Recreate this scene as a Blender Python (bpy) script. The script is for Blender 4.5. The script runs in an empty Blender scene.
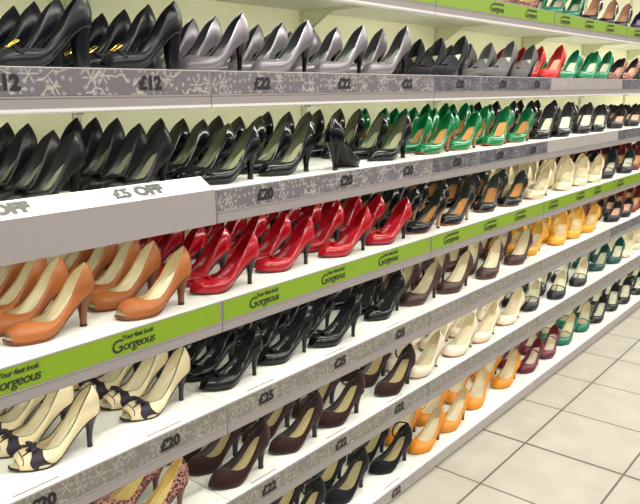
import bpy, bmesh, math, random
import numpy as np
from mathutils import Matrix, Vector

SC = bpy.context.scene
COL = SC.collection
PI = math.pi

# ------------------------------------------------------------------ camera (solved from the shelf edges and the tile grid)
F_PX, CX, CY, CZ = 688.9556, -1.1026, -1.3268, 1.4528
YAW, PITCH, ROLL = (math.radians(a) for a in (40.5514, -12.8088, -0.9382))
cyw, syw = math.cos(YAW), math.sin(YAW)
FW = np.array([math.cos(PITCH) * cyw, math.cos(PITCH) * syw, math.sin(PITCH)])
_r = np.array([syw, -cyw, 0.0]); _u = np.cross(_r, FW)
RT = math.cos(ROLL) * _r + math.sin(ROLL) * _u
UP = -math.sin(ROLL) * _r + math.cos(ROLL) * _u
EYE = np.array([CX, CY, CZ])
cam_d = bpy.data.cameras.new('camera'); cam = bpy.data.objects.new('camera', cam_d); COL.objects.link(cam)
cam_d.sensor_width = 36.0; cam_d.lens = F_PX * 36.0 / 640.0; cam_d.clip_start = 0.02
cam.matrix_world = Matrix(((RT[0], UP[0], -FW[0], CX), (RT[1], UP[1], -FW[1], CY), (RT[2], UP[2], -FW[2], CZ), (0, 0, 0, 1)))
SC.camera = cam

def on_y(px, py, y):            # where the sight line of a photo point meets the plane at depth y
    d = FW * F_PX + RT * (px - 320) - UP * (py - 252)
    return EYE + d * ((y - CY) / d[1])
def on_z(px, py, z):
    d = FW * F_PX + RT * (px - 320) - UP * (py - 252)
    return EYE + d * ((z - CZ) / d[2])

# ------------------------------------------------------------------ materials
MATS = {}
def srgb(c):
    return tuple((v / 12.92 if v <= 0.04045 else ((v + 0.055) / 1.055) ** 2.4) for v in (x / 255.0 for x in c)) + (1.0,)
def mat(name, c, rough=0.5, metal=0.0, coat=0.0, sheen=0.0, bump=0.0, bscale=300.0, vary=0.06, vscale=25.0, spec=0.5):
    if name in MATS: return MATS[name]
    m = bpy.data.materials.new(name); m.use_nodes = True
    nt = m.node_tree; b = nt.nodes['Principled BSDF']
    b.inputs['Roughness'].default_value = rough; b.inputs['Metallic'].default_value = metal
    b.inputs['Coat Weight'].default_value = coat; b.inputs['Coat Roughness'].default_value = 0.05
    b.inputs['Sheen Weight'].default_value = sheen; b.inputs['Specular IOR Level'].default_value = spec
    tc = nt.nodes.new('ShaderNodeTexCoord')
    n = nt.nodes.new('ShaderNodeTexNoise'); n.inputs['Scale'].default_value = vscale; n.inputs['Detail'].default_value = 3
    nt.links.new(tc.outputs['Object'], n.inputs['Vector'])
    mp = nt.nodes.new('ShaderNodeMapRange'); mp.inputs['To Min'].default_value = 1 - vary; mp.inputs['To Max'].default_value = 1 + vary
    nt.links.new(n.outputs['Fac'], mp.inputs['Value'])
    mx = nt.nodes.new('ShaderNodeMix'); mx.data_type = 'RGBA'; mx.blend_type = 'MULTIPLY'; mx.inputs['Factor'].default_value = 1
    mx.inputs['A'].default_value = srgb(c); nt.links.new(mp.outputs['Result'], mx.inputs['B'])
    nt.links.new(mx.outputs['Result'], b.inputs['Base Color'])
    if bump:
        n2 = nt.nodes.new('ShaderNodeTexNoise'); n2.inputs['Scale'].default_value = bscale
        nt.links.new(tc.outputs['Object'], n2.inputs['Vector'])
        bp = nt.nodes.new('ShaderNodeBump'); bp.inputs['Strength'].default_value = bump; bp.inputs['Distance'].default_value = 0.002
        nt.links.new(n2.outputs['Fac'], bp.inputs['Height']); nt.links.new(bp.outputs['Normal'], b.inputs['Normal'])
    MATS[name] = m
    return m
def leather(name, c, **k): return mat(name, c, rough=k.pop('rough', 0.38), bump=0.12, bscale=900, spec=k.pop('spec', 0.4), **k)
def patent(name, c, **k): return mat(name, c, rough=k.pop('rough', 0.14), coat=k.pop('coat', 0.35), spec=k.pop('spec', 0.4), **k)
def suede(name, c, **k): return mat(name, c, rough=0.95, sheen=0.12, bump=0.35, bscale=1500, vary=0.16, vscale=60, spec=0.15, **k)

def math_node(nt, op, a, b=None, clamp=False):
    n = nt.nodes.new('ShaderNodeMath'); n.operation = op; n.use_clamp = clamp
    for i, v in enumerate((a, b)):
        if v is None: continue
        if isinstance(v, (int, float)): n.inputs[i].default_value = v
        else: nt.links.new(v, n.inputs[i])
    return n.outputs[0]

def leopard_mat():
    m = bpy.data.materials.new('leopard'); m.use_nodes = True; nt = m.node_tree; b = nt.nodes['Principled BSDF']
    b.inputs['Roughness'].default_value = 0.75
    tc = nt.nodes.new('ShaderNodeTexCoord')
    v = nt.nodes.new('ShaderNodeTexVoronoi'); v.inputs['Scale'].default_value = 125; v.inputs['Randomness'].default_value = 0.8
    n = nt.nodes.new('ShaderNodeTexNoise'); n.inputs['Scale'].default_value = 180
    nt.links.new(tc.outputs['Object'], v.inputs['Vector']); nt.links.new(tc.outputs['Object'], n.inputs['Vector'])
    d = math_node(nt, 'ADD', v.outputs['Distance'], math_node(nt, 'MULTIPLY', math_node(nt, 'SUBTRACT', n.outputs['Fac'], 0.5), 0.5))
    cr = nt.nodes.new('ShaderNodeValToRGB'); nt.links.new(d, cr.inputs['Fac'])
    e = cr.color_ramp; e.interpolation = 'CONSTANT'
    e.elements[0].position = 0; e.elements[0].color = srgb((120, 62, 62))
    e.elements[1].position = 0.2; e.elements[1].color = srgb((58, 18, 26))
    x = e.elements.new(0.47); x.color = srgb((176, 126, 112))
    nt.links.new(cr.outputs['Color'], b.inputs['Base Color'])
    return m
def strip_mat(name, base, ink, amount=1.0, seed=0.0):
    """printed shelf-edge strip: snowflakes, dots and leafy sprays in a paler ink"""
    m = bpy.data.materials.new(name); m.use_nodes = True; nt = m.node_tree; b = nt.nodes['Principled BSDF']
    b.inputs['Roughness'].default_value = 0.35
    tc = nt.nodes.new('ShaderNodeTexCoord')
    sp = nt.nodes.new('ShaderNodeSeparateXYZ'); nt.links.new(tc.outputs['Object'], sp.inputs[0])
    cb = nt.nodes.new('ShaderNodeCombineXYZ'); nt.links.new(math_node(nt, 'ADD', sp.outputs['X'], seed), cb.inputs['X']); nt.links.new(sp.outputs['Z'], cb.inputs['Y'])
    def flakes(scale, power, size, off):
        ad = nt.nodes.new('ShaderNodeVectorMath'); ad.operation = 'ADD'; ad.inputs[1].default_value = (off, off * 0.37, 0); nt.links.new(cb.outputs[0], ad.inputs[0])
        v = nt.nodes.new('ShaderNodeTexVoronoi'); v.voronoi_dimensions = '2D'; v.inputs['Scale'].default_value = scale; v.inputs['Randomness'].default_value = 0.7
        nt.links.new(ad.outputs[0], v.inputs['Vector'])
        sb = nt.nodes.new('ShaderNodeVectorMath'); sb.operation = 'SUBTRACT'; nt.links.new(ad.outputs[0], sb.inputs[0]); nt.links.new(v.outputs['Position'], sb.inputs[1])
        s2 = nt.nodes.new('ShaderNodeSeparateXYZ'); nt.links.new(sb.outputs[0], s2.inputs[0])
        ang = math_node(nt, 'ARCTAN2', s2.outputs['Y'], s2.outputs['X'])
        arm = math_node(nt, 'POWER', math_node(nt, 'ABSOLUTE', math_node(nt, 'COSINE', math_node(nt, 'MULTIPLY', ang, 3.0))), power)
        rad = math_node(nt, 'MULTIPLY', math_node(nt, 'ADD', arm, 0.14), size)
        # only about half of the cells carry a flake
        sc = nt.nodes.new('ShaderNodeSeparateColor'); nt.links.new(v.outputs['Color'], sc.inputs[0])
        on = math_node(nt, 'GREATER_THAN', sc.outputs[0], 0.4)
        return math_node(nt, 'MULTIPLY', math_node(nt, 'LESS_THAN', v.outputs['Distance'], rad), on)
    w = nt.nodes.new('ShaderNodeTexWave'); w.wave_type = 'RINGS'; w.inputs['Scale'].default_value = 9; w.inputs['Distortion'].default_value = 9; w.inputs['Detail'].default_value = 1; w.inputs['Detail Scale'].default_value = 3
    nt.links.new(cb.outputs[0], w.inputs['Vector'])
    n = nt.nodes.new('ShaderNodeTexNoise'); n.inputs['Scale'].default_value = 14; nt.links.new(cb.outputs[0], n.inputs['Vector'])
    spray = math_node(nt, 'MULTIPLY', math_node(nt, 'GREATER_THAN', w.outputs['Fac'], 0.9), math_node(nt, 'GREATER_THAN', n.outputs['Fac'], 0.55))
    f = math_node(nt, 'MAXIMUM', math_node(nt, 'MAXIMUM', flakes(25, 9, 0.46, 0), flakes(62, 2, 0.30, 3.3)), spray)
    f = math_node(nt, 'MULTIPLY', f, amount)
    n3 = nt.nodes.new('ShaderNodeTexNoise'); n3.inputs['Scale'].default_value = 5; nt.links.new(cb.outputs[0], n3.inputs['Vector'])
    mx = nt.nodes.new('ShaderNodeMix'); mx.data_type = 'RGBA'; mx.inputs['A'].default_value = srgb(base); mx.inputs['B'].default_value = srgb(ink)
    nt.links.new(f, mx.inputs['Factor'])
    nt.links.new(mx.outputs['Result'], b.inputs['Base Color'])
    return m
def floor_mat(tile, gx, gy):
    m = bpy.data.materials.new('beige_floor_tiles'); m.use_nodes = True; nt = m.node_tree; b = nt.nodes['Principled BSDF']
    tc = nt.nodes.new('ShaderNodeTexCoord'); sp = nt.nodes.new('ShaderNodeSeparateXYZ'); nt.links.new(tc.outputs['Object'], sp.inputs[0])
    def line(axis, off):
        q = math_node(nt, 'DIVIDE', math_node(nt, 'SUBTRACT', axis, off - 40 * tile), tile)
        fr = math_node(nt, 'FRACT', math_node(nt, 'ADD', q, 0.5))
        return math_node(nt, 'ABSOLUTE', math_node(nt, 'SUBTRACT', fr, 0.5))
    dx, dy = line(sp.outputs['X'], gx), line(sp.outputs['Y'], gy)
    d = math_node(nt, 'MINIMUM', dx, dy)
    grout = math_node(nt, 'LESS_THAN', d, 0.0105)
    # one wider expansion joint across the aisle
    ej = math_node(nt, 'LESS_THAN', math_node(nt, 'ABSOLUTE', math_node(nt, 'SUBTRACT', sp.outputs['X'], gx + tile)), 0.0065)
    n = nt.nodes.new('ShaderNodeTexNoise'); n.inputs['Scale'].default_value = 7; n.inputs['Detail'].default_value = 6; nt.links.new(tc.outputs['Object'], n.inputs['Vector'])
    cr = nt.nodes.new('ShaderNodeValToRGB'); nt.links.new(n.outputs['Fac'], cr.inputs['Fac'])
    cr.color_ramp.elements[0].position = 0.3; cr.color_ramp.elements[0].color = srgb((182, 177, 161))
    cr.color_ramp.elements[1].position = 0.7; cr.color_ramp.elements[1].color = srgb((195, 190, 175))
    mx = nt.nodes.new('ShaderNodeMix'); mx.data_type = 'RGBA'; nt.links.new(math_node(nt, 'MAXIMUM', grout, ej), mx.inputs['Factor'])
    nt.links.new(cr.outputs['Color'], mx.inputs['A']); mx.inputs['B'].default_value = srgb((104, 94, 88))
    nt.links.new(mx.outputs['Result'], b.inputs['Base Color'])
    b.inputs['Roughness'].default_value = 0.38
    bp = nt.nodes.new('ShaderNodeBump'); bp.inputs['Strength'].default_value = 0.4; bp.inputs['Distance'].default_value = 0.002
    nt.links.new(math_node(nt, 'SUBTRACT', 1.0, math_node(nt, 'MAXIMUM', grout, ej)), bp.inputs['Height']); nt.links.new(bp.outputs['Normal'], b.inputs['Normal'])
    return m

# ------------------------------------------------------------------ mesh helpers
class MB:
    def __init__(s): s.v = []; s.f = []; s.mi = []
    def grid(s, rows, close_u=False, mi=0, flip=False):
        base = len(s.v); nr = len(rows); nc = len(rows[0])
        for r in rows: s.v += [tuple(map(float, p)) for p in r]
        for i in range(nr - 1):
            for j in range(nc if close_u else nc - 1):
                a = base + i * nc + j; b = base + i * nc + (j + 1) % nc; c = b + nc; d = a + nc
                s.f.append((a, d, c, b) if flip else (a, b, c, d)); s.mi.append(mi)
        return base
    def ngon(s, pts, mi=0, flip=False):
        base = len(s.v); s.v += [tuple(map(float, p)) for p in pts]
        idx = list(range(base, base + len(pts)))
        s.f.append(tuple(reversed(idx)) if flip else tuple(idx)); s.mi.append(mi)
    def box(s, x0, x1, y0, y1, z0, z1, mi=0):
        b = len(s.v)
        s.v += [(x, y, z) for z in (z0, z1) for y in (y0, y1) for x in (x0, x1)]
        for q in ((0, 2, 3, 1), (4, 5, 7, 6), (0, 1, 5, 4), (2, 6, 7, 3), (0, 4, 6, 2), (1, 3, 7, 5)):
            s.f.append(tuple(b + i for i in q)); s.mi.append(mi)
    def prism_x(s, prof, x0, x1, mi=0):         # closed (y,z) outline pulled along x
        n = len(prof); b = len(s.v)
        s.v += [(x0, y, z) for y, z in prof] + [(x1, y, z) for y, z in prof]
        for i in range(n):
            j = (i + 1) % n; s.f.append((b + i, b + j, b + n + j, b + n + i)); s.mi.append(mi)
        s.f.append(tuple(b + i for i in reversed(range(n)))); s.mi.append(mi)
        s.f.append(tuple(b + n + i for i in range(n))); s.mi.append(mi)
    def tube(s, pts, r, seg=6, closed=False, mi=0, flat=1.0):
        pts = [np.array(p, float) for p in pts]; n = len(pts); rows = []
        for i in range(n):
            a = pts[(i - 1) % n] if closed or i else pts[i]; b = pts[(i + 1) % n] if closed or i < n - 1 else pts[i]
            t = b - a; t /= np.linalg.norm(t) + 1e-12
            up = np.array([0, 0, 1.0]) if abs(t[2]) < 0.9 else np.array([0, 1.0, 0])
            e = np.cross(t, up); e /= np.linalg.norm(e); g = np.cross(e, t)
            rr = r[i] if hasattr(r, '__len__') else r
            rows.append([pts[i] + e * rr * math.cos(2 * PI * k / seg) + g * rr * flat * math.sin(2 * PI * k / seg) for k in range(seg)])
        if closed: rows.append(rows[0])
        s.grid(rows, close_u=True, mi=mi)
        if not closed:
            s.ngon(rows[0], mi); s.ngon(rows[-1], mi, flip=True)
    def ball(s, c, rx, ry, rz, rot=0.0, seg=10, mi=0, tilt=0.0):
        R = Matrix.Rotation(rot, 3, 'Z') @ Matrix.Rotation(tilt, 3, 'Y'); rows = []
        for i in range(seg // 2 + 1):
            th = 0.02 + (PI - 0.04) * i / (seg // 2)
            rows.append([tuple(Vector(c) + R @ Vector((rx * math.sin(th) * math.cos(2 * PI * k / seg), ry * math.sin(th) * math.sin(2 * PI * k / seg), rz * math.cos(th)))) for k in range(seg)])
        s.grid(rows, close_u=True, mi=mi, flip=True)
    def mesh(s, name, mats, smooth=True, fix=True):
        me = bpy.data.meshes.new(name); me.from_pydata(s.v, [], s.f)
        for m in mats: me.materials.append(m)
        me.polygons.foreach_set('material_index', s.mi)
        if fix:
            bm = bmesh.new(); bm.from_mesh(me); bmesh.ops.remove_doubles(bm, verts=bm.verts, dist=1e-6); bmesh.ops.recalc_face_normals(bm, faces=bm.faces); bm.to_mesh(me); bm.free()
        if smooth:
            me.polygons.foreach_set('use_smooth', [True] * len(me.polygons))
            try: me.set_sharp_from_angle(angle=math.radians(42))
            except Exception: pass
        me.update()
        return me
def link(name, me, parent=None):
    o = bpy.data.objects.new(name, me); COL.objects.link(o)
    if parent is not None: o.parent = parent
    return o
def tag(o, label=None, cat=None, group=None, kind=None):
    if label: o['label'] = label
    if cat: o['category'] = cat
    if group: o['group'] = group
    if kind: o['kind'] = kind
    return o
def empty(name, loc=(0, 0, 0), rz=0.0):
    o = bpy.data.objects.new(name, None); o.empty_display_size = 0.05; COL.objects.link(o); o.location = loc; o.rotation_euler = (0, 0, rz)
    return o
def pchip(xs, ys):
    xs = np.array(xs, float); ys = np.array(ys, float); h = np.diff(xs); d = np.diff(ys) / h; m = np.zeros(len(xs))
    for i in range(1, len(xs) - 1):
        if d[i - 1] * d[i] > 0:
            w1 = 2 * h[i] + h[i - 1]; w2 = h[i] + 2 * h[i - 1]; m[i] = (w1 + w2) / (w1 / d[i - 1] + w2 / d[i])
    m[0], m[-1] = d[0], d[-1]
    def f(x):
        x = min(max(x, xs[0]), xs[-1]); i = min(int(np.searchsorted(xs, x, 'right')) - 1, len(h) - 1); t = (x - xs[i]) / h[i]
        return ((2 * t**3 - 3 * t**2 + 1) * ys[i] + (t**3 - 2 * t**2 + t) * h[i] * m[i] + (-2 * t**3 + 3 * t**2) * ys[i + 1] + (t**3 - t**2) * h[i] * m[i + 1])
    return f

# ------------------------------------------------------------------ the shoe
TOES = {'round': (0.0215, 0.0295, 0.0362), 'almond': (0.0160, 0.0245, 0.0335), 'point': (0.0115, 0.0195, 0.0300)}
def shoe_parts(S, side):
    """the meshes of one heeled shoe: toe at x = -0.19, heel tip at x = 0, standing on z = 0; side +1 / -1 mirrors it"""
    L = S.get('L', 0.203); hh = S.get('hh', 0.088); pl = S.get('platform', 0.003); thr = S.get('throat', 0.285)
    back = S.get('back', 0.057); toe = TOES[S.get('toe', 'round')]
    w2 = pchip([0, .05, .12, .22, .33, .46, .62, .77, .88, .95, 1], [0, toe[0]**2, toe[1]**2, toe[2]**2, .0395**2, .0350**2, .0272**2, .0280**2, .0290**2, .0215**2, 0])
    w = lambda u: math.sqrt(max(w2(u), 0))
    cen = lambda u: side * (0.005 * (0.5 - u) * (1 - u) if u < 0.5 else 0.0)
    zs_ = pchip([0, .07, .18, .34, .46, .62, .77, .89, 1], [.0075, .0028, 0, 0, .075 * hh, .40 * hh, .76 * hh, .945 * hh, .985 * hh])
    tk = pchip([0, .3, .42, .6, 1], [pl, pl, pl * .8 + .0006, .0032, .0032])
    zs = zs_; zf = lambda u: zs_(u) + tk(u)
    X = lambda u: (u - 0.948) * L
    N = 56
    phis = [2 * PI * k / N for k in range(N)]
    ups, lns = [], []
    tv = pchip([0, .12, .3, .55, .8, .93, 1], [S.get('vamp', .036), S.get('vamp', .036) * .95, S.get('sideh', .029), S.get('sideh', .029) + .003, back * .745, back * .885, back])
    wo = pchip([0, .04, .14, .34, .62, .86, .95, 1], [0, .0140**2, .0260**2, .0310**2, .0272**2, .0190**2, .0105**2, 0])
    peep = S.get('peep', 0.0)
    F, T = [], []
    for p in phis:
        u = (1 + math.cos(p)) / 2; sg = 1 if math.sin(p) >= 0 else -1
        if abs(math.sin(p)) < 1e-9: sg = 0
        F.append(np.array([X(u), cen(u) + sg * w(u), zf(u) + .0005]))
        v = (1 + math.cos(p)) / 2; ut = thr + (0.948 - thr) * v
        half = math.sqrt(max(wo(v), 0)) * S.get('open', 1.0)
        T.append(np.array([X(ut), cen(ut) + sg * half, zf(ut) + tv(v)]))
    NT = 9
    rows = []
    ON = []                                               # inward normals of the sole outline, seen from above
    for i in range(N):
        a_, b_ = F[(i - 2) % N], F[(i + 2) % N]; tx, ty = b_[0] - a_[0], b_[1] - a_[1]; ll = math.hypot(tx, ty) + 1e-9
        nx, ny = -ty / ll, tx / ll
        if nx * (X(.5) - F[i][0]) + ny * (0 - F[i][1]) < 0 and abs(F[i][0] - X(.5)) > .06: nx, ny = -nx, -ny
        if abs(F[i][0] - X(.5)) <= .06 and ny * F[i][1] > 0: nx, ny = -nx, -ny
        ON.append((nx, ny))
    for k in range(NT):
        row = []
        for i, p in enumerate(phis):
            t0 = 0.0
            if peep:
                dphi = abs(p - PI)
                t0 = peep * max(0.0, 1 - (dphi / S.get('peepw', .5)) ** 2) ** 0.6 if dphi < S.get('peepw', .5) else 0.0
            t = t0 + (1 - t0) * k / (NT - 1)
            D = T[i] - F[i]; hd = math.hypot(D[0], D[1]); ln = np.linalg.norm(D)
            e = np.array([-ON[i][0], -ON[i][1], 0.0]); d = D / (ln + 1e-9)
            nrm = e - (e @ d) * d; nrm /= np.linalg.norm(nrm) + 1e-9
            mag = 0.22 * hd + 0.0022 + .0035 * max(0.0, math.cos(p)) ** 4
            row.append(F[i] * (1 - t) + T[i] * t + nrm * mag * math.sin(PI * min(1, t)) ** 0.85)
        rows.append(row)
    R = np.array(rows)
    # inner surface a little inside the outer one
    du = np.roll(R, -1, 1) - np.roll(R, 1, 1); dv = np.zeros_like(R); dv[1:-1] = R[2:] - R[:-2]; dv[0] = R[1] - R[0]; dv[-1] = R[-1] - R[-2]
    nn = np.cross(du, dv); nn /= np.linalg.norm(nn, axis=2, keepdims=True) + 1e-12
    ctr = np.array([X(.55), 0, zf(.55) + .02])
    sgn = np.sign(np.sum(nn[4, 0] * (R[4, 0] - ctr)))
    Rin = R - sgn * nn * 0.0016
    out = {}
    M = S['m']
    mb = MB(); mb.grid(R, close_u=True); 
    # topline edge joins outer and inner
    mb.grid([R[-1], Rin[-1]], close_u=True)
    if peep: mb.grid([Rin[0], R[0]], close_u=True)
    out['upper'] = (mb, [M['upper']])
    mb = MB(); mb.grid(Rin, close_u=True, flip=True); out['lining'] = (mb, [M['lining']])
    # insole
    mb = MB(); rr = []
    for k in range(26):
        u = .012 + .976 * k / 25; rr.append([(X(u), cen(u) + (w(u) - .0022) * q, zf(u) + .0016 + .0012 * q * q) for q in (-1, -.6, -.2, .2, .6, 1)])
    mb.grid(rr); out['insole'] = (mb, [M['insole']])
    # sole
    mb = MB(); top = []; bot = []
    for p in phis:
        u = (1 + math.cos(p)) / 2; sg = math.copysign(1, math.sin(p)) if abs(math.sin(p)) > 1e-9 else 0
        ww = w(u) + (.0014 if u < .9 else .0008); ex = -.0014 if u < .02 else 0
        top.append((X(u) + ex, cen(u) + sg * ww, zf(u) + .0008)); bot.append((X(u) + ex, cen(u) + sg * (ww - .0008), zs(u)))
    mb.grid([top, bot], close_u=True)
    for ring, fn in ((top, 0), (bot, 1)):
        h = N // 2
        rws = [[ring[k], ring[(N - k) % N]] for k in range(h + 1)]
        mb.grid(rws, flip=bool(fn))
    out['sole'] = (mb, [M['sole']])
    # heel
    kind = S.get('heel', 'stiletto')
    rb, rt, ex = {'stiletto': (.0056, .0235, 2.6), 'slim': (.0072, .024, 2.2), 'block': (.0150, .0245, 1.0), 'cone': (.0085, .0245, 1.5)}[kind]
    fw_t = .80 if kind != 'block' else .78
    mb = MB(); rws = []; K = 12; SEG = 18; tipz = .0065
    for k in range(K + 1):
        s = k / K; taper = (1 - s) ** ex
        half = rb + (rt - rb) * taper
        xb = X(.992) - (.030 if kind != 'block' else .012) * L / .2 * (1 - (1 - s) ** 2.0) * .62
        xf = xb - 2 * rb * 1.05 - (X(.992) - X(fw_t) - 2 * rb) * taper
        c = (xb + xf) / 2; a = (xb - xf) / 2; row = []
        for q in range(SEG):
            th = 2 * PI * q / SEG; cx = math.cos(th); sy = math.sin(th)
            px = c + a * (cx if cx > 0 else cx * (1 - .35 * (1 - abs(sy)) * taper)); py = half * math.copysign(abs(sy) ** .85, sy)
            u = px / L + .948
            # keep the seat inside the sole outline
            lim = w(min(max(u, 0), 1)) - .0006
            if s < .12: py = max(-lim, min(lim, py))
            ztop = zs(min(max(u, 0), 1)) + .0008
            row.append((px, py, ztop * (1 - s) + tipz * s))
        rws.append(row)
    mb.grid(rws, close_u=True); mb.ngon(rws[0]); mb.ngon(rws[-1], flip=True)
    out['heel'] = (mb, [M['heel']])
    mb = MB(); b = np.array(rws[-1]); cc = b.mean(0)
    r1 = [(cc[0] + (q[0] - cc[0]) * 1.04, cc[1] + (q[1] - cc[1]) * 1.04, tipz) for q in b]; r0 = [(q[0], q[1], 0) for q in r1]
    mb.grid([r1, r0], close_u=True); mb.ngon(r1); mb.ngon(r0, flip=True); out['heel_tip'] = (mb, [MATS['rubber']])
    # binding along the topline
    mb = MB(); loop = [(R[-1][i] + Rin[-1][i]) / 2 for i in range(N)]
    mb.tube(loop, S.get('bind', .0011), 5, closed=True); out['topline_binding'] = (mb, [M['trim']])
    thp = R[-1][N // 2]                                   # middle of the throat
    feat = S.get('feat', '')
    def surf(i, k, lift=0.0):
        i0 = int(math.floor(i)); fi = i - i0; k0 = min(max(int(math.floor(k)), 0), NT - 2); fk = k - k0
        g = lambda Z: (Z[k0][i0 % N] * (1 - fi) + Z[k0][(i0 + 1) % N] * fi) * (1 - fk) + (Z[k0 + 1][i0 % N] * (1 - fi) + Z[k0 + 1][(i0 + 1) % N] * fi) * fk
        n = g(nn) * sgn; n = n / (np.linalg.norm(n) + 1e-9)
        return g(R) + n * lift
    hN = N // 2
    def frame(k):
        c = surf(hN, k); ex = surf(hN, k + .4) - surf(hN, k - .4); ex /= np.linalg.norm(ex); ey = np.array([0, 1.0, 0]); ez = np.cross(ex, ey)
        return c, ex, ey, ez
    def patch_strip(mb, f0, f1, n=26, lift=.0019):
        ra = [[surf(*f0(t), lift) * (1 - q) + surf(*f1(t), lift) * q for q in (0, .25, .5, .75, 1)] for t in np.linspace(0, 1, n)]
        rb = [[(surf(*f0(t), -.0002)) * (1 - q) + surf(*f1(t), -.0002) * q for q in (0, .25, .5, .75, 1)] for t in np.linspace(0, 1, n)]
        mb.grid(ra); mb.grid([[r[0] for r in ra], [r[0] for r in rb]]); mb.grid([[r[-1] for r in ra], [r[-1] for r in rb]])
    def bow_mesh(mb, k, bs, tails=True):
        c, ex, ey, ez = frame(k)
        tl = -math.asin(max(-1, min(1, ex[2])))
        for q in (1, -1):
            mb.ball(c + ey * q * .0115 * bs + ez * .0026 * bs - ex * .0008, .0058 * bs, .0118 * bs, .0036 * bs, rot=q * .28, tilt=tl)
            if tails: mb.ball(c + ey * q * .008 * bs - ex * .0085 * bs + ez * .0012, .0085 * bs, .0034 * bs, .0016 * bs, rot=-q * .75, tilt=tl - .1)
        mb.ball(c + ez * .0036 * bs, .0042 * bs, .0040 * bs, .0042 * bs, tilt=tl)
    if 'bow' in feat:
        mb = MB(); bow_mesh(mb, NT - 1.9, S.get('bows', 1.0)); out['bow'] = (mb, [M.get('bow', M['trim'])])
    if 'band' in feat:                                    # wide ribbon crossing the toe, gathered in a bow
        mb = MB()
        for sd in (1, -1):
            patch_strip(mb, lambda t: (hN + sd * (.2 + 8.6 * t), (NT - 1.2) * (1 - t)), lambda t: (hN + sd * (5.2 + 7.4 * t), (NT - 1.2) * (1 - t)))
        patch_strip(mb, lambda t: (hN - 1.6, 2.6 + (NT - 4) * t), lambda t: (hN + 1.6, 2.6 + (NT - 4) * t))
        bow_mesh(mb, NT - 2.0, 1.25)
        out['bow'] = (mb, [M['trim']])
        mb = MB()                                         # pale edge of the ribbon round the open toe
        pts = [surf(hN + q, S.get('peep', .3) * (NT - 1) * max(0.0, 1 - (abs(q) * 2 * PI / N / S.get('peepw', .5)) ** 2) ** .6, .0008) for q in np.linspace(-4.2, 4.2, 15)]
        mb.tube(pts, .0012, 5); out['toe_piping'] = (mb, [M['trim']])
    if 'buckle' in feat:
        c, ex, ey, ez = frame(NT - 2.6); mb = MB(); ex, ez = ex * .80 + ez * .60, ez * .80 - ex * .60; c = c + ez * .003
        P = lambda a, b, hgt=0: c + ex * a + ey * b + ez * (.0050 + hgt - b * b * 9)
        mb.tube([P(-.012, -.016), P(-.012, 0, .001), P(-.012, .016), P(0, .0178, .0005), P(.012, .016), P(.012, 0, .001), P(.012, -.016), P(0, -.0178, .0005)], .0018, 6, closed=True)
        out['buckle'] = (mb, [MATS['gold']])
        mb = MB()
        for dx in (-.004, 0, .004): mb.tube([surf(hN + q, NT - 2.6 - abs(q) * .25 + dx * 60, .0012 + .0026 * (1 - abs(q) / 6)) for q in np.linspace(-6, 6, 11)], .0026, 5, flat=.5)
        out['vamp_strap'] = (mb, [M['upper']])
    def cross_strap(i0, lift, wid, name, m):
        mb = MB(); a = R[-2][i0]; b = R[-2][N - i0]
        for dx in ((-wid, 0, wid) if wid > .003 else (0,)):
            pts = [a * (1 - t) + b * t + np.array([dx, 0, lift * math.sin(PI * t) ** .8]) for t in np.linspace(0, 1, 11)]
            mb.tube(pts, max(wid, .0024), 6, flat=.4)
        out[name] = (mb, [m])
        return (a + b) / 2 + np.array([0, 0, lift])
    if 'strap' in feat:
        top = cross_strap(int(N * S.get('strap_at', .30)), .013, S.get('strapw', .0035), 'strap', M.get('strap', M['upper']))
        if 'tbar' in feat:
            mb = MB(); mb.tube([thp + (top - thp) * t + np.array([0, 0, .005 * math.sin(PI * t)]) for t in np.linspace(-.08, 1, 8)], .003, 6, flat=.5)
            out['instep_bar'] = (mb, [M.get('strap', M['upper'])])
    if 'ankle' in feat:
        mb = MB(); i0 = 5; a = R[-1][i0]; b = R[-1][N - i0]; bk = R[-1][0]; pts = []
        for k in range(22):
            th = 2 * PI * k / 22; t = (1 - math.cos(th)) / 2
            pts.append(np.array([bk[0] - .003 - t * .072, math.sin(th) * .026, bk[2] - .001 - t * .030 + .014 * math.sin(PI * t)]))
        mb.tube(pts, .0028, 6, closed=True); out['ankle_strap'] = (mb, [M.get('strap', M['trim'])])
    if 'hood' in feat:                                    # high-cut front panel with a side cut-out
        mb = MB(); rws = []
        for k, i0 in enumerate((15, 17, 19, 21)):
            a = R[-2][i0]; b = R[-2][N - i0]; lf = (.030, .027, .020, .012)[k]
            rws.append([a * (1 - t) + b * t + np.array([0, 0, lf * math.sin(PI * t) ** .7]) for t in np.linspace(0, 1, 12)])
        Ra = np.array(rws); Rb = Ra + np.array([.001, 0, -.002])
        mb.grid(Ra); mb.grid(Rb, flip=True); mb.grid([Ra[0], Rb[0]]); mb.grid([Ra[-1], Rb[-1]])
        out['instep_panel'] = (mb, [M['upper']])
    return out

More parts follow.
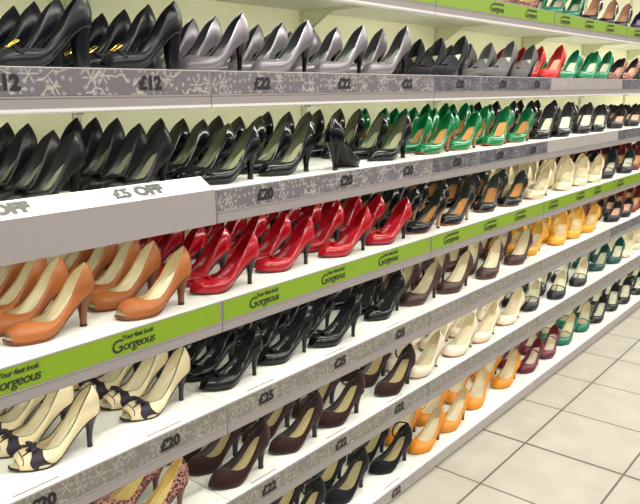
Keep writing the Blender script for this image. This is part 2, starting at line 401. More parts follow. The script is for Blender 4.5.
mat('rubber', (30, 28, 28), .6); mat('gold', (214, 176, 84), .25, 1.0)
CREAM = (235, 222, 190); BLK = (16, 16, 18)
def style(name, desc, cat, upper, lining=None, insole=None, sole=None, heel=None, trim=None, **k):
    up = upper() if callable(upper) else upper
    col = lambda n, c, r=.55: mat(n, c, r)
    S = dict(k); S['name'] = name; S['desc'] = desc; S['cat'] = cat
    S['m'] = {'upper': up, 'lining': lining or col('lining_cream', (226, 214, 182)), 'insole': insole or col('insole_cream', (234, 222, 190)),
              'sole': sole or col('sole_black', (34, 28, 28)), 'heel': heel or up, 'trim': trim or up}
    for q in ('strap', 'bow'):
        if q + '_m' in k: S['m'][q] = k[q + '_m']
    return S
LB = lambda: leather('black_leather', (15, 18, 24), rough=.26, spec=.3)
PB = lambda: patent('black_patent', (10, 10, 14), coat=0.1, spec=.35)
dark_lin = lambda: leather('lining_dark', (46, 46, 46)); green_lin = lambda: mat('insole_sage', (158, 160, 124), .3)
black_ins = lambda: mat('insole_black', (36, 36, 36), .3, coat=.3)
tan_ins = lambda: leather('insole_tan', (206, 148, 88)); tan_sole = lambda: leather('sole_tan', (150, 92, 62))
pale_ins = lambda: mat('insole_pale', (226, 224, 196), .5)
dk = lambda n, c: leather(n, c)
STY = {}
def reg(key, *a, **k): STY[key] = style(*a, **k)
reg('buckle', 'block_heel_shoe', 'black block-heel leather shoe with gold buckle', 'shoe', LB, dark_lin(), black_ins(), None, None, heel_=0) if False else None
def R_(key, name, desc, upper, **k): STY[key] = style(name, desc, 'shoe', upper, **k)
R_('buckle', 'block_heel_shoe', 'black leather block-heel shoe with gold buckle', LB(), lining=dark_lin(), insole=black_ins(), hh=.098, feat='buckle', heel_kind='block', back=.060, vamp=.038, peep=.12, peepw=.4)
R_('pewter', 'court_shoe', 'pewter metallic court shoe', mat('pewter', (122, 116, 122), .36, .5, bump=.1, bscale=700), lining=mat('lining_pewter', (70, 72, 74), .35, .3), insole=mat('insole_grey_green', (136, 146, 124), .4), heel=PB(), sole=mat('sole_silver', (120, 112, 120), .4, .4), hh=.094, back=.060, toe='almond', trim=mat('pewter_trim', (190, 186, 194), .2, .7))
R_('charcoal', 'suede_shoe', 'charcoal suede high-cut shoe', suede('charcoal_suede', (34, 33, 40)), lining=suede('charcoal_lining', (38, 40, 40)), insole=pale_ins(), hh=.094, back=.062, feat='hood', heel_kind='cone')
R_('greysuede', 'suede_shoe', 'mid-grey suede high-cut shoe', suede('grey_suede', (98, 97, 98)), lining=suede('grey_lining', (78, 80, 76)), insole=pale_ins(), heel=suede('dark_grey_suede', (50, 50, 56)), hh=.090, back=.058, feat='hood', heel_kind='cone')
R_('redplain', 'court_shoe', 'bright red court shoe with pale insole', leather('red_leather', (196, 36, 34)), lining=leather('red_lining', (148, 34, 30)), insole=mat('insole_blush', (226, 178, 150), .5), hh=.092)
R_('greenpeep', 'court_shoe', 'emerald satin court shoe with pale insole', patent('emerald', (0, 122, 84), rough=.25), lining=mat('emerald_lining', (10, 96, 62), .4), insole=pale_ins(), hh=.090, toe='almond')
R_('leopard', 'court_shoe', 'leopard print court shoe', leopard_mat(), lining=mat('lining_yellow', (214, 190, 120), .5), insole=mat('insole_yellow', (226, 202, 132), .45), sole=mat('sole_leopard', (96, 56, 50), .5), heel=mat('heel_plum', (110, 66, 66), .45), hh=.094, trim=mat('trim_yellow', (196, 160, 110), .5))
R_('leoflat', 'court_shoe', 'leopard print shoe with black lining', STY['leopard']['m']['upper'], lining=mat('lining_jet', (24, 22, 22), .5), insole=mat('insole_blush', (226, 178, 150), .5), hh=.066, back=.056, heel=leather('matt_black', (22, 22, 24)), trim=leather('matt_black', (22, 22, 24)))
R_('blackbow', 'court_shoe', 'black leather court shoe with flat bow', leather('soft_black', (15, 16, 17), rough=.3, spec=.22), lining=dark_lin(), insole=mat('insole_dull', (128, 126, 104), .3), feat='bow', bows=1.5, hh=.096, back=.062, toe='almond', heel_kind='slim')
R_('blackpatent', 'court_shoe', 'black patent court shoe with sage insole', PB(), lining=mat('lining_sage', (92, 94, 72), .3), insole=green_lin(), hh=.092, back=.058, toe='almond', heel_kind='slim', vamp=.036)
R_('greenpatent', 'court_shoe', 'green patent court shoe with tan insole', patent('green_patent', (0, 108, 58)), lining=patent('green_lining', (8, 104, 60), rough=.3), insole=tan_ins(), sole=tan_sole(), heel=leather('heel_tan', (168, 112, 76)), hh=.092)
R_('blackpale', 'court_shoe', 'black court shoe with pale insole', PB(), lining=dark_lin(), insole=pale_ins(), hh=.092)
R_('blackflat', 'court_shoe', 'black low court shoe', leather('matt_black', (22, 22, 24)), lining=dark_lin(), insole=mat('insole_blush', (226, 178, 150), .5), hh=.058, back=.050, toe='almond')
R_('tan', 'peep_toe_shoe', 'tan leather peep-toe shoe', leather('tan_leather', (166, 97, 47)), lining=mat('lining_ivory', (226, 214, 178), .5), insole=mat('insole_ivory', (238, 230, 198), .45), sole=leather('sole_brown', (112, 62, 40)), heel=leather('heel_brown', (122, 74, 48), rough=.3), hh=.088, peep=.20, peepw=.42, heel_kind='slim', platform=.005)
R_('redpatent', 'court_shoe', 'red patent court shoe with small bow', patent('red_patent', (164, 8, 26)), lining=patent('red_patent_lining', (158, 14, 30), rough=.3), insole=patent('insole_red', (176, 26, 40), rough=.3), sole=mat('sole_oxblood', (70, 14, 24), .4), heel=mat('heel_black', (26, 24, 26), .25), feat='bow', hh=.088, toe='almond')
R_('blacktan', 'court_shoe', 'black patent court shoe with tan insole', PB(), lining=mat('lining_slate', (58, 66, 64), .3), insole=tan_ins(), sole=tan_sole(), heel=leather('heel_stacked', (190, 160, 120)), hh=.090)
R_('creamjane', 'strap_shoe', 'pale gold strap shoe', mat('pale_gold', (222, 208, 172), .35, .25), insole=mat('insole_cream', (234, 222, 190), .5), sole=mat('sole_sand', (188, 168, 134), .5), feat='strap', hh=.088)
R_('navystrap', 'strap_shoe', 'navy leather strap shoe', leather('navy_leather', (24, 28, 40)), lining=leather('navy_lining', (30, 52, 50)), insole=pale_ins(), feat='strap', hh=.085)
R_('rust', 'court_shoe', 'russet brown court shoe', leather('russet', (122, 48, 34)), lining=leather('russet_lining', (96, 40, 32)), insole=mat('insole_sandy', (214, 170, 120), .5), hh=.086, toe='almond')
R_('creamtrim', 'peep_toe_shoe', 'cream peep-toe shoe with black bow band', leather('cream_leather', (226, 210, 170)), lining=mat('lining_ivory', (226, 214, 178), .5), insole=mat('insole_ivory', (232, 222, 188), .45), sole=mat('sole_black', (34, 28, 28), .55), heel=mat('heel_aubergine', (40, 26, 44), .3), trim=mat('grosgrain', (38, 26, 44), .6), feat='band', hh=.092, peep=.30, peepw=.55, toe='almond', bind=.0015)
R_('blackpatbow', 'court_shoe', 'black patent bow court shoe with dark insole', PB(), lining=mat('lining_smoke', (40, 44, 44), .25, coat=.4), insole=black_ins(), feat='bow', hh=.090, toe='almond')
R_('brown', 'court_shoe', 'dark brown leather court shoe with cream insole', leather('brown_leather', (62, 38, 34)), sole=leather('sole_chestnut', (96, 58, 44)), hh=.092, platform=.006, vamp=.036)
R_('yellow', 'strap_shoe', 'mustard yellow strap shoe', leather('mustard', (222, 158, 36)), lining=leather('lining_mustard', (226, 186, 96)), sole=leather('sole_ochre', (184, 122, 34)), feat='strap', hh=.088, platform=.005)
R_('brownsuede', 'ankle_strap_shoe', 'dark brown suede ankle-strap shoe', suede('brown_suede', (50, 29, 28)), lining=mat('lining_plum', (62, 48, 48), .4), insole=mat('insole_straw', (196, 180, 132), .4), sole=mat('sole_dark', (44, 36, 36), .4), heel=mat('heel_glossy', (34, 28, 34), .2), strap_m=PB(), feat='ankle', hh=.094, platform=.006, heel_kind='slim', vamp=.034, throat=.32, toe='almond')
R_('nude', 'court_shoe', 'cream patent court shoe', patent('nude_patent', (222, 208, 184), rough=.25), sole=leather('sole_toffee', (150, 98, 62)), heel=leather('heel_toffee', (112, 72, 50)), hh=.092, platform=.004)
STY['nude']['m']['heel'] = MATS['nude_patent']
R_('tbar', 'strap_shoe', 'black strap shoe with white piping', leather('ink_leather', (22, 22, 30)), trim=mat('piping_white', (226, 222, 208), .5), insole=pale_ins(), strap_m=leather('ink_leather', (22, 22, 30)), feat='strap tbar', hh=.068, bind=.0016)
R_('teal', 'court_shoe', 'teal green court shoe', leather('teal_leather', (14, 72, 72)), lining=leather('teal_lining', (20, 84, 78)), insole=mat('insole_cream', (234, 222, 190), .5), hh=.088)
R_('blacksuede', 'ankle_strap_shoe', 'black suede ankle-strap shoe', suede('black_suede', (24, 22, 28)), lining=mat('lining_coal', (40, 38, 40), .4), insole=mat('insole_straw', (196, 180, 132), .4), heel=mat('heel_glossy', (34, 28, 34), .2), strap_m=PB(), feat='ankle', hh=.094, platform=.005, heel_kind='slim', vamp=.034, throat=.32, toe='almond')
R_('orange', 'court_shoe', 'orange leather court shoe', leather('orange_leather', (214, 134, 34)), sole=leather('sole_ochre', (184, 122, 34)), heel=leather('heel_walnut', (120, 72, 40)), hh=.090)
R_('burgundy', 'strap_shoe', 'burgundy strap shoe', leather('burgundy', (96, 24, 42), rough=.28), lining=leather('burgundy_lining', (120, 50, 58)), feat='strap', hh=.090, strap_at=.22)
R_('greenstrap', 'strap_shoe', 'bottle green strap shoe', leather('bottle_green', (8, 104, 76), rough=.28), lining=mat('lining_cream', (226, 214, 182), .55), strap_m=leather('dark_green', (20, 56, 50)), feat='strap', hh=.090)
R_('blackpeep', 'peep_toe_shoe', 'black leather peep-toe shoe', leather('jet_leather', (20, 18, 26), rough=.25), lining=dark_lin(), insole=pale_ins(), hh=.094, peep=.18, peepw=.45)
R_('tanpale', 'court_shoe', 'black court shoe with blush insole', PB(), lining=mat('lining_blush', (206, 164, 132), .5), insole=mat('insole_blush', (226, 178, 150), .5), hh=.090)
R_('navyglitter', 'court_shoe', 'navy court shoe with lilac glitter toe', leather('midnight', (34, 26, 62)), lining=leather('navy_lining2', (36, 32, 66)), insole=mat('insole_lilac', (198, 186, 214), .5), hh=.088, toe='point')
for S in STY.values():
    if S.get('hh', .088) > .08: S['hh'] = S.get('hh', .088) - .010; S['back'] = S.get('back', .057) + .010
    S['heel'] = S.get('heel_kind', 'stiletto')

PROTO = {}
PART_LABEL = {'buckle': 'gold rectangular buckle', 'topline_binding': None, 'heel_tip': 'black rubber heel tip'}
def proto(key, side):
    """meshes of a style: one per part, and one of all parts together for copies too small to show them"""
    q = (key, side)
    if q in PROTO: return PROTO[q]
    S = STY[key]; parts = shoe_parts(S, side); meshes = {}; allm = MB(); mats = []
    for pn, (mb, ms) in parts.items():
        meshes[pn] = mb.mesh(pn, ms)
        for m in ms:
            if m not in mats: mats.append(m)
        b = len(allm.v); allm.v += mb.v; allm.f += [tuple(b + i for i in f) for f in mb.f]; allm.mi += [mats.index(ms[0])] * len(mb.f)
    PROTO[q] = (meshes, allm.mesh(S['name'], mats))
    return PROTO[q]

# ------------------------------------------------------------------ shelving
ZS = [1.796, 1.514, 1.233, 0.952, 0.669, 0.389, 0.058]
FRONT, BACK = -0.054, 0.55
BAYS = list(range(-1, 6))                       # a bay runs from X = k to X = k + 1
SHELF_WORD = ['top', 'second', 'third', 'fourth', 'fifth', 'sixth', 'bottom']
white = mat('white_laminate', (240, 240, 232), .4, vary=.02); lipm = mat('grey_lip', (152, 145, 145), .42, vary=.03); lipw = mat('white_lip', (206, 200, 200), .35, vary=.02)
wallm = mat('pale_lime_panel', (246, 243, 204), .6, vary=.02); upr = mat('cream_steel', (216, 216, 180), .45); darkm = mat('dark_slot', (46, 44, 40), .7)
clear = mat('ticket_film', (150, 146, 140), .3)
S_GREY = [strip_mat('grey_snowflake_strip_%s' % n, c, i, a, s) for n, c, i, a, s in (('mid', (112, 107, 113), (180, 174, 168), .85, 0), ('olive', (122, 118, 112), (168, 162, 150), .75, 2.3), ('dark', (84, 82, 92), (148, 146, 148), .8, 4.1), ('pale', (160, 152, 152), (184, 176, 174), .7, 6.7))]
S_GREEN = mat('lime_strip', (127, 160, 26), .35, vary=.02); S_WHITE = mat('pale_strip', (170, 164, 160), .4, vary=.05, vscale=9)
ink = mat('black_print', (34, 38, 30), .6, vary=0); inkp = mat('price_print', (32, 26, 34), .6, vary=0); inkg = mat('grey_print', (96, 98, 92), .6, vary=0); inkl = mat('pale_print', (206, 206, 200), .6, vary=0)
# what is slid into the front channel of every shelf: G green slogan, 0..3 printed greys, W plain, H covered by the header card
FACE = {0: 'GGGGGGG', 1: '0022322', 2: 'H02W222', 3: 'GGGGGGG', 4: '1113222', 5: '1113333', 6: '333W333'}
FACE[6] = '33W3333'; FACE[1] = '0023222'; FACE[4] = '1111222'; FACE[5] = '1111111'

_txt = {}
def text_mesh(s, size, offset=0.0, shear=0.0, space=1.0):
    k = (s, size, offset, shear, space)
    if k in _txt: return _txt[k]
    c = bpy.data.curves.new('lettering', 'FONT'); c.body = s; c.size = size; c.offset = offset; c.shear = shear; c.space_character = space
    c.align_x = 'CENTER'; c.align_y = 'CENTER'; c.extrude = 0.0002; c.resolution_u = 3
    o = bpy.data.objects.new('lettering', c); COL.objects.link(o)
    me = bpy.data.meshes.new_from_object(o.evaluated_get(bpy.context.evaluated_depsgraph_get()))
    bpy.data.objects.remove(o); bpy.data.curves.remove(c)
    _txt[k] = me
    return me
def lettering(name, s, m, x, y, z, size, parent, offset=0.0, shear=0.0, space=1.0, tilt=PI / 2):
    src = text_mesh(s, size, offset, shear, space)
    me = src.copy(); me.name = name; me.materials.clear(); me.materials.append(m)
    o = link(name, me, parent); o.location = (x, y, z); o.rotation_euler = (tilt, 0, 0)
    return o
# lettering places read off the photograph: shelf -> [(x px, y px, words)]
PRICES = {1: [(4, 83, '£12'), (150, 84, '£12'), (262, 83, '£22'), (344, 83, '£22'), (407, 84, '£22'), (460, 83, '£20'), (503, 83, '£20'), (537, 84, '£20')],
          2: [(265, 195, '£20'), (346, 181, '£20'), (408, 172, '£20'), (457, 164, '£20'), (500, 155, '£20'), (533, 149, '£20')],
          4: [(42, 496, '£20'), (170, 441, '£20'), (266, 397, '£25'), (340, 362, '£25'), (400, 334, '£25')],
          5: [(269, 488, '£22'), (341, 443, '£22'), (399, 412, '£22')],
          6: [(396, 487, '£22')]}
SLOGAN = {3: [(12, 376), (133, 338), (264, 300), (333, 276), (388, 257), (451, 238), (490, 226), (520, 215), (553, 206), (580, 199), (597, 191), (620, 183)],
          0: [(497, 7), (531, 13), (565, 20), (589, 25), (610, 28), (637, 33)]}

bays = {}
for s, z in enumerate(ZS):
    for bi, k in enumerate(BAYS):
        x0, x1 = k + .0015, k + .9985
        e = empty('shelf', (k + .5, 0, z))
        f = FACE[s][bi]
        look = {'G': 'lime green edge strip', 'W': 'plain pale edge', 'H': 'white discount card along its edge', '2': 'dark grey printed edge', '3': 'pale grey printed edge'}.get(f, 'grey snowflake edge strip')
        ordn = ['first', 'second', 'third', 'fourth', 'fifth', 'sixth', 'seventh'][bi]
        tag(e, '%s shelf down with %s, %s bay along the aisle' % (SHELF_WORD[s] if s else 'top', look, ordn) if s not in (0, 6) else '%s shelf with %s, %s bay along the aisle' % (SHELF_WORD[s], look, ordn), 'shelf', 'display shelves along the wall')
        bays[s, k] = e
        mb = MB(); mb.prism_x([(FRONT + .004, -.001), (FRONT + .0055, 0), (BACK - .012, 0), (BACK - .012, -.024), (FRONT + .004, -.024)], x0 - k - .5, x1 - k - .5)
        link('shelf_board', mb.mesh('shelf_board', [white], smooth=False), e)
        h = .084 if s < 6 else z - .010
        tk0, tk1 = (.003, .054) if s < 6 else (.002, z - .012)
        mb = MB()
        if s < 6:
            mb.prism_x([(FRONT + .004, -.0005), (FRONT + .0005, -.0005), (FRONT, -.0015), (FRONT, -tk0), (FRONT + .0015, -tk0 - .001), (FRONT + .0015, -tk1), (FRONT - .0015, -tk1 - .001), (FRONT - .0015, -tk1 - .004),
                        (FRONT + .0005, -tk1 - .006), (FRONT + .001, -h + .003), (FRONT + .003, -h), (FRONT + .022, -h), (FRONT + .022, -h + .004), (FRONT + .006, -h + .004), (FRONT + .004, -.030)], x0 - k - .5, x1 - k - .5)
        else:
            mb.prism_x([(FRONT + .004, -.0005), (FRONT, -.0015), (FRONT, -h), (FRONT + .004, -h)], x0 - k - .5, x1 - k - .5)
        link('front_lip', mb.mesh('front_lip', [lipm if s < 6 else lipw], smooth=False), e)
        if s < 2:                                       # lower bead, its colour whitened to carry the tube glow
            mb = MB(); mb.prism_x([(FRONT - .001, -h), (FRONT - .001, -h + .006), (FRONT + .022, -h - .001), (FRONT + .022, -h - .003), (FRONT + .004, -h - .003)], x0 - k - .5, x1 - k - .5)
            tag(link('lower_bead', mb.mesh('lower_bead', [mat('bead_tube_glow', (222, 218, 218), .4, vary=.02)], smooth=False), e), 'lower edge in tube-glow white')
        if s == 6:
            mb = MB(); mb.box(x0 - k - .5, x1 - k - .5, FRONT + .03, FRONT + .045, -z + .0005, -.024); mb.box(x0 - k - .5, x1 - k - .5, BACK - .05, BACK - .03, -z + .0005, -.024)
            link('plinth', mb.mesh('plinth', [darkm], smooth=False), e)
        if f != 'H':
            m = S_GREEN if f == 'G' else (S_WHITE if f == 'W' else S_GREY[int(f)])
            mb = MB(); mb.box(x0 - k - .5 + .004, x1 - k - .5 - .004, FRONT - .0004, FRONT + .0012, -tk1 + .0005, -tk0 - .0005) if s < 6 else mb.box(x0 - k - .5 + .002, x1 - k - .5 - .002, FRONT - .001, FRONT - .0001, -tk1, -tk0)
            st = link('edge_strip', mb.mesh('edge_strip', [m], smooth=False), e)
            tag(st, {'G': 'lime green slogan strip', 'W': 'plain pale strip'}.get(f, 'grey strip printed with pale snowflakes'))
            ym = FRONT - .0011; zm = -(tk0 + tk1) / 2
            for (px, py, w_) in PRICES.get(s, ()):
                X = on_y(px, py, FRONT)[0]
                if k <= X < k + 1:
                    lettering('price_lettering', w_, inkp, X - k - .5, ym - .0004, zm - .002, .038, st, offset=.0022)
                    if s in (4, 5, 6):
                        mb = MB(); mb.box(X - k - .5 - .05, X - k - .5 + .05, FRONT + .018, FRONT + .021, 0, .0015)
                        link('ticket_clip', mb.mesh('ticket_clip', [clear], smooth=False), e)
            for (px, py) in SLOGAN.get(s, ()):
                X = on_y(px, py, FRONT)[0]
                if k <= X < k + 1:
                    xl = X - k - .5
                    lettering('slogan_lettering', 'Your feet look', ink, xl + .012, ym - .0004, zm + .0135, .0165, st, offset=.0002, shear=.3, space=.88)
                    lettering('slogan_lettering', 'G', ink, xl - .043, ym - .0004, zm - .004, .042, st, offset=.0002, shear=.15)
                    lettering('slogan_lettering', 'orgeous', ink, xl + .014, ym - .0004, zm - .0060, .030, st, offset=.0002, shear=.25, space=.86)
        # steel brackets under the board, one at each end
        if s < 6:
            for xb in (x0 + .004, x1 - .006):
                mb = MB(); mb.prism_x([(BACK - .014, -.0245), (BACK - .014, -.105), (BACK - .03, -.105), (BACK - .15, -.034), (.10, -.034), (.10, -.0245)], xb - k - .5, xb - k - .5 + .002)
                link('bracket', mb.mesh('bracket', [upr], smooth=False), e)

# sloping white header card over the third shelf's first bays
for k in (-1,):
    z = ZS[2]; e = empty('discount_card_holder', (k + .5, 0, z))
    tag(e, 'white sloping discount card holder clipped to third shelf edge under black shoes', 'sign')
    a, b = -.4985, .492
    mb = MB(); mb.prism_x([(FRONT - .003, .001), (FRONT + .046, .031), (FRONT + .0475, .0295), (FRONT - .001, -.0005)], a, b)
    card = link('card', mb.mesh('card', [mat('card_white', (244, 244, 244), .25, vary=.01)], smooth=False), e)
    mb = MB(); mb.prism_x([(FRONT - .0038, .0022), (FRONT - .0022, .0022), (FRONT - .0022, -.083), (FRONT - .0038, -.083)], a, b)
    link('front_panel', mb.mesh('front_panel', [mat('header_grey', (156, 149, 150), .4, vary=.02)], smooth=False), e)
    tl = math.atan2(.030, .049)
    for px, py, w_, m, sz, of in ((-16, 212, '£5', inkg, .042, .0022), (11, 209.5, 'OFF', inkg, .042, .0030), (122, 191.5, '£5', inkg, .042, .0022), (149, 188, 'OFF', inkg, .042, .0030), (178, 183, 'snow', inkl, .020, .0003)):
        P = on_y(px, py, FRONT + .022); 
        if w_ == 'snow': continue
        lettering('offer_lettering', w_, m, P[0] - k - .5, FRONT + .0225, .0178, sz, card, offset=of, tilt=tl)
    P = on_y(150, 194, FRONT + .01)
    lettering('offer_lettering', 'in price', inkg, P[0] - k - .5, FRONT + .0065, .0080, .009, card, tilt=tl)

# wall, uprights, floor
mb = MB(); mb.box(-2.2, 7.2, BACK, BACK + .06, 0, 2.9); tag(link('wall_back', mb.mesh('wall_back', [wallm], smooth=False)), kind='structure')
for i, k in enumerate(BAYS + [6]):
    e = empty('shelf_upright', (k, BACK - .006, 0)); tag(e, 'cream slotted steel upright on the wall at %s shelf joint along the aisle' % ['first', 'second', 'third', 'fourth', 'fifth', 'sixth', 'seventh', 'eighth'][i], 'upright', 'steel shelving uprights')
    mb = MB(); mb.box(-.012, .012, -.0055, .0055, .0005, 2.25); link('post', mb.mesh('post', [upr], smooth=False), e)
    mb = MB()
    for j in range(44): mb.box(-.003, .003, -.0062, -.0054, .06 + j * .05, .085 + j * .05)
    link('slot', mb.mesh('slot', [darkm], smooth=False), e)
mb = MB(); mb.box(-2.2, 7.2, -4.5, BACK + .06, -.05, 0); tag(link('floor', mb.mesh('floor', [floor_mat(.4003, 1.0825, -.2435)], smooth=False)), kind='structure')

# ------------------------------------------------------------------ shoes on the shelves
# shelf -> columns, each (style, counter-top px, toe px or None, extra)
A = {}
C_ = {
 0: [('leopard', None, 1.30), ('leopard', None, 1.53), ('leopard', None, 1.78), ('leopard', None, 2.02), ('greenpeep', None, 2.30), ('greenpeep', None, 2.52), ('tanpale', None, 2.78), ('tanpale', None, 3.03), ('tanpale', None, 3.28), ('navyglitter', None, 3.58), ('navyglitter', None, 3.84)],
 1: [('buckle', None, -.50), ('buckle', (82, -8), (-14, 66)), ('buckle', (174, 1), (92, 66)), ('pewter', (242, 13), (180, 68)), ('pewter', (307, 20), (262, 70)), ('pewter', (362, 25), (317, 71)), ('pewter', (406, 26), (360, 72)),
     ('charcoal', (464, 36), (420, 74)), ('greysuede', (513, 41), (480, 75)), ('greysuede', (533, 45), (512, 76)), ('redplain', (562, 45), (534, 77)),
     ('greenpeep', (577, 50), (563, 77)), ('greenpeep', (597, 51), (583, 78)), ('greenpeep', (610, 51), (600, 78)), ('leoflat', (624, 58), None), ('leoflat', (637, 58), None), ('blackflat', None, 3.80), ('blackflat', None, 4.05), ('blackflat', None, 4.3), ('blackflat', None, 4.55)],
 2: [('blackbow', None, -.56), ('blackbow', (76, 133), (-8, 200)), ('blackbow', (166, 125), (88, 188)), ('blackpatent', (253, 127), (203, 184)), ('blackpatent', (309, 122), (256, 176)), ('blackpatent', (333, 117), 'rev'), ('blackpatent', (406, 113), (359, 162)),
     ('greenpatent', (450, 112), (416, 154)), ('greenpatent', (477, 111), (449, 149)), ('greenpatent', (507, 106), (482, 146)), ('greenpatent', (530, 107), (506, 142)), ('blackpale', (553, 104), (529, 139)), ('blackpale', (569, 103), (553, 137)),
     ('blackpale', (590, 102), (572, 134)), ('blackpale', (603, 104), (591, 132)), ('blackflat', (623, 108), (604, 129)), ('blackflat', (638, 106), (621, 127)), ('blackflat', None, 3.85), ('blackflat', None, 4.1), ('blackflat', None, 4.35), ('blackflat', None, 4.6)],
 3: [('tan', None, -.55), ('tan', (85, 262), (3, 351)), ('tan', (184, 250), (112, 323)), ('redpatent', (253, 235), (190, 291)), ('redpatent', (309, 216), (252, 273)), ('redpatent', (366.5, 206), (311, 256)), ('redpatent', (407, 199), (375, 243)),
     ('blacktan', (442, 190), (406, 232)), ('blacktan', (470, 183), (441, 222)), ('blacktan', (500, 173), (481, 214)), ('blacktan', (519, 171), (499, 207)), ('creamjane', (549, 167), (525, 198)), ('creamjane', (571, 156), (556, 193)), ('creamjane', (587, 153), (568, 188)), ('creamjane', (600, 154), (585, 183)),
     ('navystrap', (614, 153), (597, 179)), ('navystrap', (632, 148), (609, 177)), ('rust', None, 3.72), ('rust', None, 3.96), ('rust', None, 4.2), ('rust', None, 4.45)],
 4: [('creamtrim', None, -.58), ('creamtrim', (91, 384), (9, 471)), ('creamtrim', (183, 345), (119, 432)), ('blackpatbow', (257, 325), (197, 392)), ('blackpatbow', (310, 305), (264, 362)), ('blackpatbow', (353, 295), (311, 343)), ('blackpatbow', (400, 271), (374, 323)),
     ('brown', (437.5, 260), (402, 305)), ('brown', (469, 250), (436, 292)), ('brown', (499, 238), (477, 281)), ('brown', (529, 233), (499, 268)), ('yellow', (541, 222), (526, 254)), ('yellow', (565, 212), (547, 249)), ('yellow', (581, 208), (566, 239)), ('yellow', (597, 204), (580, 232)),
     ('blackflat', (620, 202), (598, 225)), ('blackflat', (630, 197), (612, 220)), ('rust', (641, 192), None), ('rust', None, 3.95), ('rust', None, 4.2)],
 5: [('leopard', (182, 457), (92, 520)), ('brownsuede', (264, 421), (199, 494)), ('brownsuede', (318, 391), (270, 454)), ('brownsuede', (360, 370), (318, 427)), ('brownsuede', (411, 347), (364, 402)), ('nude', (439, 330), (410, 377)), ('nude', (475, 318), (437, 359)), ('nude', (494, 305), (473, 342)), ('nude', (521, 287), (488, 327)),
     ('tbar', (538, 278), (520, 315)), ('tbar', (564, 270), (550, 304)), ('tbar', (585, 260), (565, 293)), ('teal', (607, 243), (590, 271)), ('teal', (622, 237), (608, 264)), ('nude', (631, 233), (621, 257)), ('creamjane', None, 3.95), ('creamjane', None, 4.2)],
 6: [('blacksuede', None, .47), ('blacksuede', (364, 447), (310, 515)), ('blacksuede', (408, 423), (365, 476)), ('orange', (441, 405), (406, 448)), ('orange', (466, 387), (440, 430)), ('orange', (485, 366), (468, 411)), ('orange', (517, 350), (488, 389)), ('burgundy', (540, 339), (513, 374)), ('burgundy', (556, 324), (542, 358)),
     ('greenstrap', (574, 313), (553, 347)), ('greenstrap', (589, 300), (573, 335)), ('blackpeep', (605, 294), (588, 324)), ('blackpeep', (617, 282), (605, 314)), ('blackpeep', (628, 277), (619, 304)), ('blackpeep', (643, 269), (630, 297)), ('blackpeep', None, 4.35)],
}
Y0, PITCH_Y, ROWS = 0.032, 0.0995, 5
BACK_STYLE = {(3, 15): 'rust', (3, 16): 'rust', (4, 15): 'rust', (4, 16): 'rust'}
ROW_STYLE = {(2, 13): 'blackflat', (2, 14): 'blackflat', (2, 15): 'blackflat'}
KEEP = {0: '0000000000100002100022000201002110020100200002100001000', 1: '0000022220222212221122211222112211122210222212111022210210002111022100200002100010000010000000000000', 2: '000002222022222222222222220222222222222222222222222221122221211112222222100210112110101110001110011100011', 3: '000002222022222222222222222222222222222122221222212222122211222212210022111221112111122211011100011000110', 4: '0000022210222202221022210222102221022210222102221022210221002211022100221002211022100221001210001000', 5: '2210022200221002210022200221002210022000220002200022100221002200022000210002100001000', 6: '22000221002200022100220002200022100220002200022000220002200022000210002200002000'}
ORD = ['first', 'second', 'third', 'fourth', 'fifth', 'sixth', 'seventh', 'eighth', 'ninth']
NUM = ['', 'directly', 'two places', 'three places', 'four places']

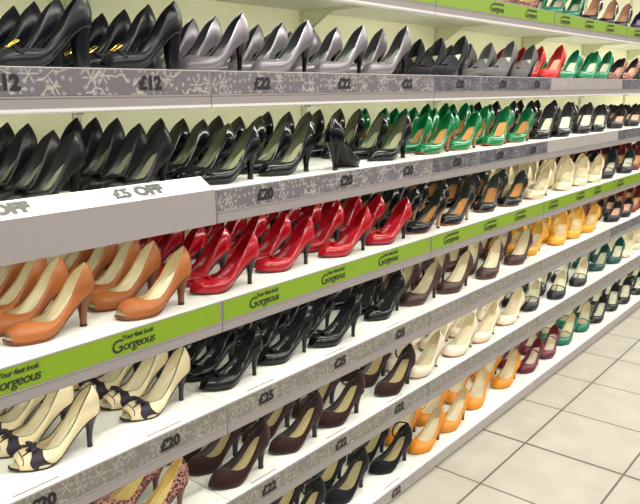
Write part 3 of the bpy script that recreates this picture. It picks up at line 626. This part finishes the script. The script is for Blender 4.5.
def plan():
    rnd = random.Random(7); out = []
    for s, cols in C_.items():
        seen = {}; cl = []
        for ci, (key, top, toe) in enumerate(cols):
            z = ZS[s]; rev = toe == 'rev'
            if top is None: X = toe; ang = math.radians((-10 if X < 1.2 else -2) + rnd.uniform(-3, 3)); dy = 0.0; sc = 1.0
            else:
                P = on_y(*top, Y0 + .002); X = P[0]
                S = STY[key]; H = S.get('hh', .088) + S.get('back', .057) + .001
                sc = min(max((P[2] - z) / H, .97), 1.07) if s <= 2 else 1.0
                if s >= 3:
                    Q = on_z(*top, z + H); lim = .030 if P[0] < 2 else .014; dy = min(max(Q[1] - Y0, -lim), lim); X = on_y(*top, Y0 + dy)[0]
                else: dy = 0.0
                ang = math.radians(-12)
                if toe and not rev:
                    Tt = on_z(toe[0], toe[1], z + .004) if s > 1 else on_y(toe[0], toe[1], .07)
                    ang = math.atan2(Y0 + dy - Tt[1], X - Tt[0]) if s > 1 else math.radians(-12)
                    ang = max(min(ang, math.radians(-4 if X < 1.2 else 5)), math.radians(-14 if X < 1.2 else -7))
                if key == 'blackbow': ang = math.radians(3); dy = .030; X += .016
                if key == 'blackpatent' and not rev: ang = math.radians(-6)
                if rev:
                    Hh = on_z(333, 171, z); ang = PI + math.radians(20); X = Hh[0]; dy = Hh[1] - Y0
            n = seen.get(key, 0); seen[key] = n + 1
            cl.append([ci, key, X, dy, sc, ang, n, rev])
        for j in range(len(cl) - 1):                      # keep neighbouring columns clear of each other
            gap = cl[j + 1][2] - cl[j][2]
            if gap < .208 and not cl[j][7] and not cl[j + 1][7]:
                cl[j][2] -= (.208 - gap) * .4; cl[j + 1][2] += (.208 - gap) * .6
        for ci, key, X, dy, sc, ang, n, rev in cl:
            z = ZS[s]
            for r in range(ROWS):
                jx = rnd.uniform(-.005, .005); jy = rnd.uniform(-.002, .002); ja = math.radians(rnd.uniform(-1.2, 1.2)); js = rnd.uniform(-.012, .012)
                k2 = key; side = 1 if r % 2 == 0 else -1
                if r == 0: jx = jy = ja = js = 0
                if key == 'buckle' or (s, ci) == (4, 14): ja = jx = 0
                if r >= 2 and (s, ci) in BACK_STYLE: k2 = BACK_STYLE[s, ci]
                a2 = ang if r == 0 else (math.radians(-11) if rev else max(min(ang, math.radians(6)), math.radians(-14))) + ja
                scl = sc + js
                if s == 2 and r >= 2: scl *= 1.09
                if rev and r == 1: continue
                x2 = (X if r == 0 or not rev else X + .20) + jx; y2 = Y0 + (dy if r == 0 else max(dy, dy * .5) if not rev else 0.0) + r * PITCH_Y + jy
                # keep clear of the wall
                tip = y2 - math.sin(a2) * .195 * scl
                if tip > BACK - .044: continue
                out.append(dict(s=s, c=ci, r=r, key=k2, side=side, x=x2, y=y2, z=z, a=a2, sc=scl, n=n, rev=rev and r == 0, block=key))
    return out
PLAN = plan()
counts = {}
for q in PLAN: counts[q['s'], q['key']] = max(counts.get((q['s'], q['key']), 0), q['n'] + 1)
def label(q):
    S = STY[q['key']]; sh = SHELF_WORD[q['s']] + ' shelf'
    nth = ORD[q['n']]; many = counts[q['s'], q['key']] > 1
    if q['rev']: return '%s turned with its heel to the aisle, %s' % (S['desc'].replace(' with sage insole', ''), sh)
    if q['r'] == 0: return '%s, %s front row, %s' % (S['desc'], (nth + ' along its') if many else 'only one of its', sh)
    return '%s, %s behind %s front one, %s' % (S['desc'], NUM[q['r']], nth if many else 'its', sh)
SHOES = []
for q in PLAN:
    lod = 1 if KEEP is None else int(KEEP[q['s']][q['c'] * ROWS + q['r']])
    if lod == 0: continue
    S = STY[q['key']]; meshes, whole = proto(q['key'], q['side'])
    grp = '%s on the %s shelf' % ({'court_shoe': 'court shoes', 'suede_shoe': 'suede shoes', 'strap_shoe': 'strap shoes', 'peep_toe_shoe': 'peep-toe shoes', 'block_heel_shoe': 'block-heel shoes', 'ankle_strap_shoe': 'ankle-strap shoes'}[S['name']], SHELF_WORD[q['s']])
    loc = (q['x'], q['y'], q['z'] + .0004)
    if lod == 2:
        e = empty(S['name'], loc, q['a']); e.scale = (1, 1, q['sc'])
        for pn, me in meshes.items():
            o = bpy.data.objects.new(pn, me); COL.objects.link(o); o.parent = e
            if PART_LABEL.get(pn): o['label'] = PART_LABEL[pn]
        tag(e, label(q), S['cat'], grp); SHOES.append((e, q))
    else:
        o = link(S['name'], whole); o.location = loc; o.rotation_euler = (0, 0, q['a']); o.scale = (1, 1, q['sc'])
        tag(o, label(q), S['cat'], grp); SHOES.append((o, q))
# ------------------------------------------------------------------ light: rows of fluorescent ceiling lamps along the aisle
def lamp(x, y, z, sx, sy, power, col=(1, .96, .88), rot=(0, 0, 0), name='ceiling_lamp'):
    l = bpy.data.lights.new(name, 'AREA'); l.shape = 'RECTANGLE'; l.size = sx; l.size_y = sy; l.energy = power; l.color = col
    o = bpy.data.objects.new(name, l); COL.objects.link(o); o.location = (x, y, z); o.rotation_euler = rot
UNDER = [1.5, 1.6, .8, .75, .75, .75]
for x in (-1.6, 0.2, 2.0, 3.8, 5.6):
    lamp(x, -1.15, 2.75, 1.4, .16, 24)
    lamp(x, -3.2, 2.75, 1.4, .16, 24)
tubem = bpy.data.materials.new('lamp_tube'); tubem.use_nodes = True
tubem.node_tree.nodes['Principled BSDF'].inputs['Emission Color'].default_value = (1, 1, .94, 1); tubem.node_tree.nodes['Principled BSDF'].inputs['Emission Strength'].default_value = 1.6
TUBE = MB(); TUBE.tube([(-.42, 0, 0), (.42, 0, 0)], .007, 8); TUBE = TUBE.mesh('light_tube', [tubem])
for s in range(6):
    for k in BAYS:
        o = link('light_tube', TUBE, bays[s, k]); o.location = (0, FRONT + .034, -.0325)
        lamp(k + .5, FRONT + .050, ZS[s] - .034, .84, .02, UNDER[s], (1, 1, .90), (math.radians(40), 0, 0), 'shelf_lamp')
w = bpy.data.worlds.new('World'); SC.world = w; w.use_nodes = True
nt = w.node_tree; bg = nt.nodes['Background']; tc = nt.nodes.new('ShaderNodeTexCoord'); sp = nt.nodes.new('ShaderNodeSeparateXYZ')
nt.links.new(tc.outputs['Generated'], sp.inputs[0]); cr = nt.nodes.new('ShaderNodeValToRGB'); nt.links.new(math_node(nt, 'ADD', math_node(nt, 'MULTIPLY', sp.outputs['Z'], .5), .5), cr.inputs['Fac'])
cr.color_ramp.elements[0].position = .48; cr.color_ramp.elements[0].color = (.20, .19, .17, 1)
cr.color_ramp.elements[1].position = .56; cr.color_ramp.elements[1].color = (1, .97, .91, 1)
nt.links.new(cr.outputs['Color'], bg.inputs[0]); bg.inputs[1].default_value = .58
vs = SC.view_settings
vs.view_transform = 'Standard'; vs.look = 'None'; vs.exposure = 0.0; vs.gamma = 1.0; vs.use_curve_mapping = False
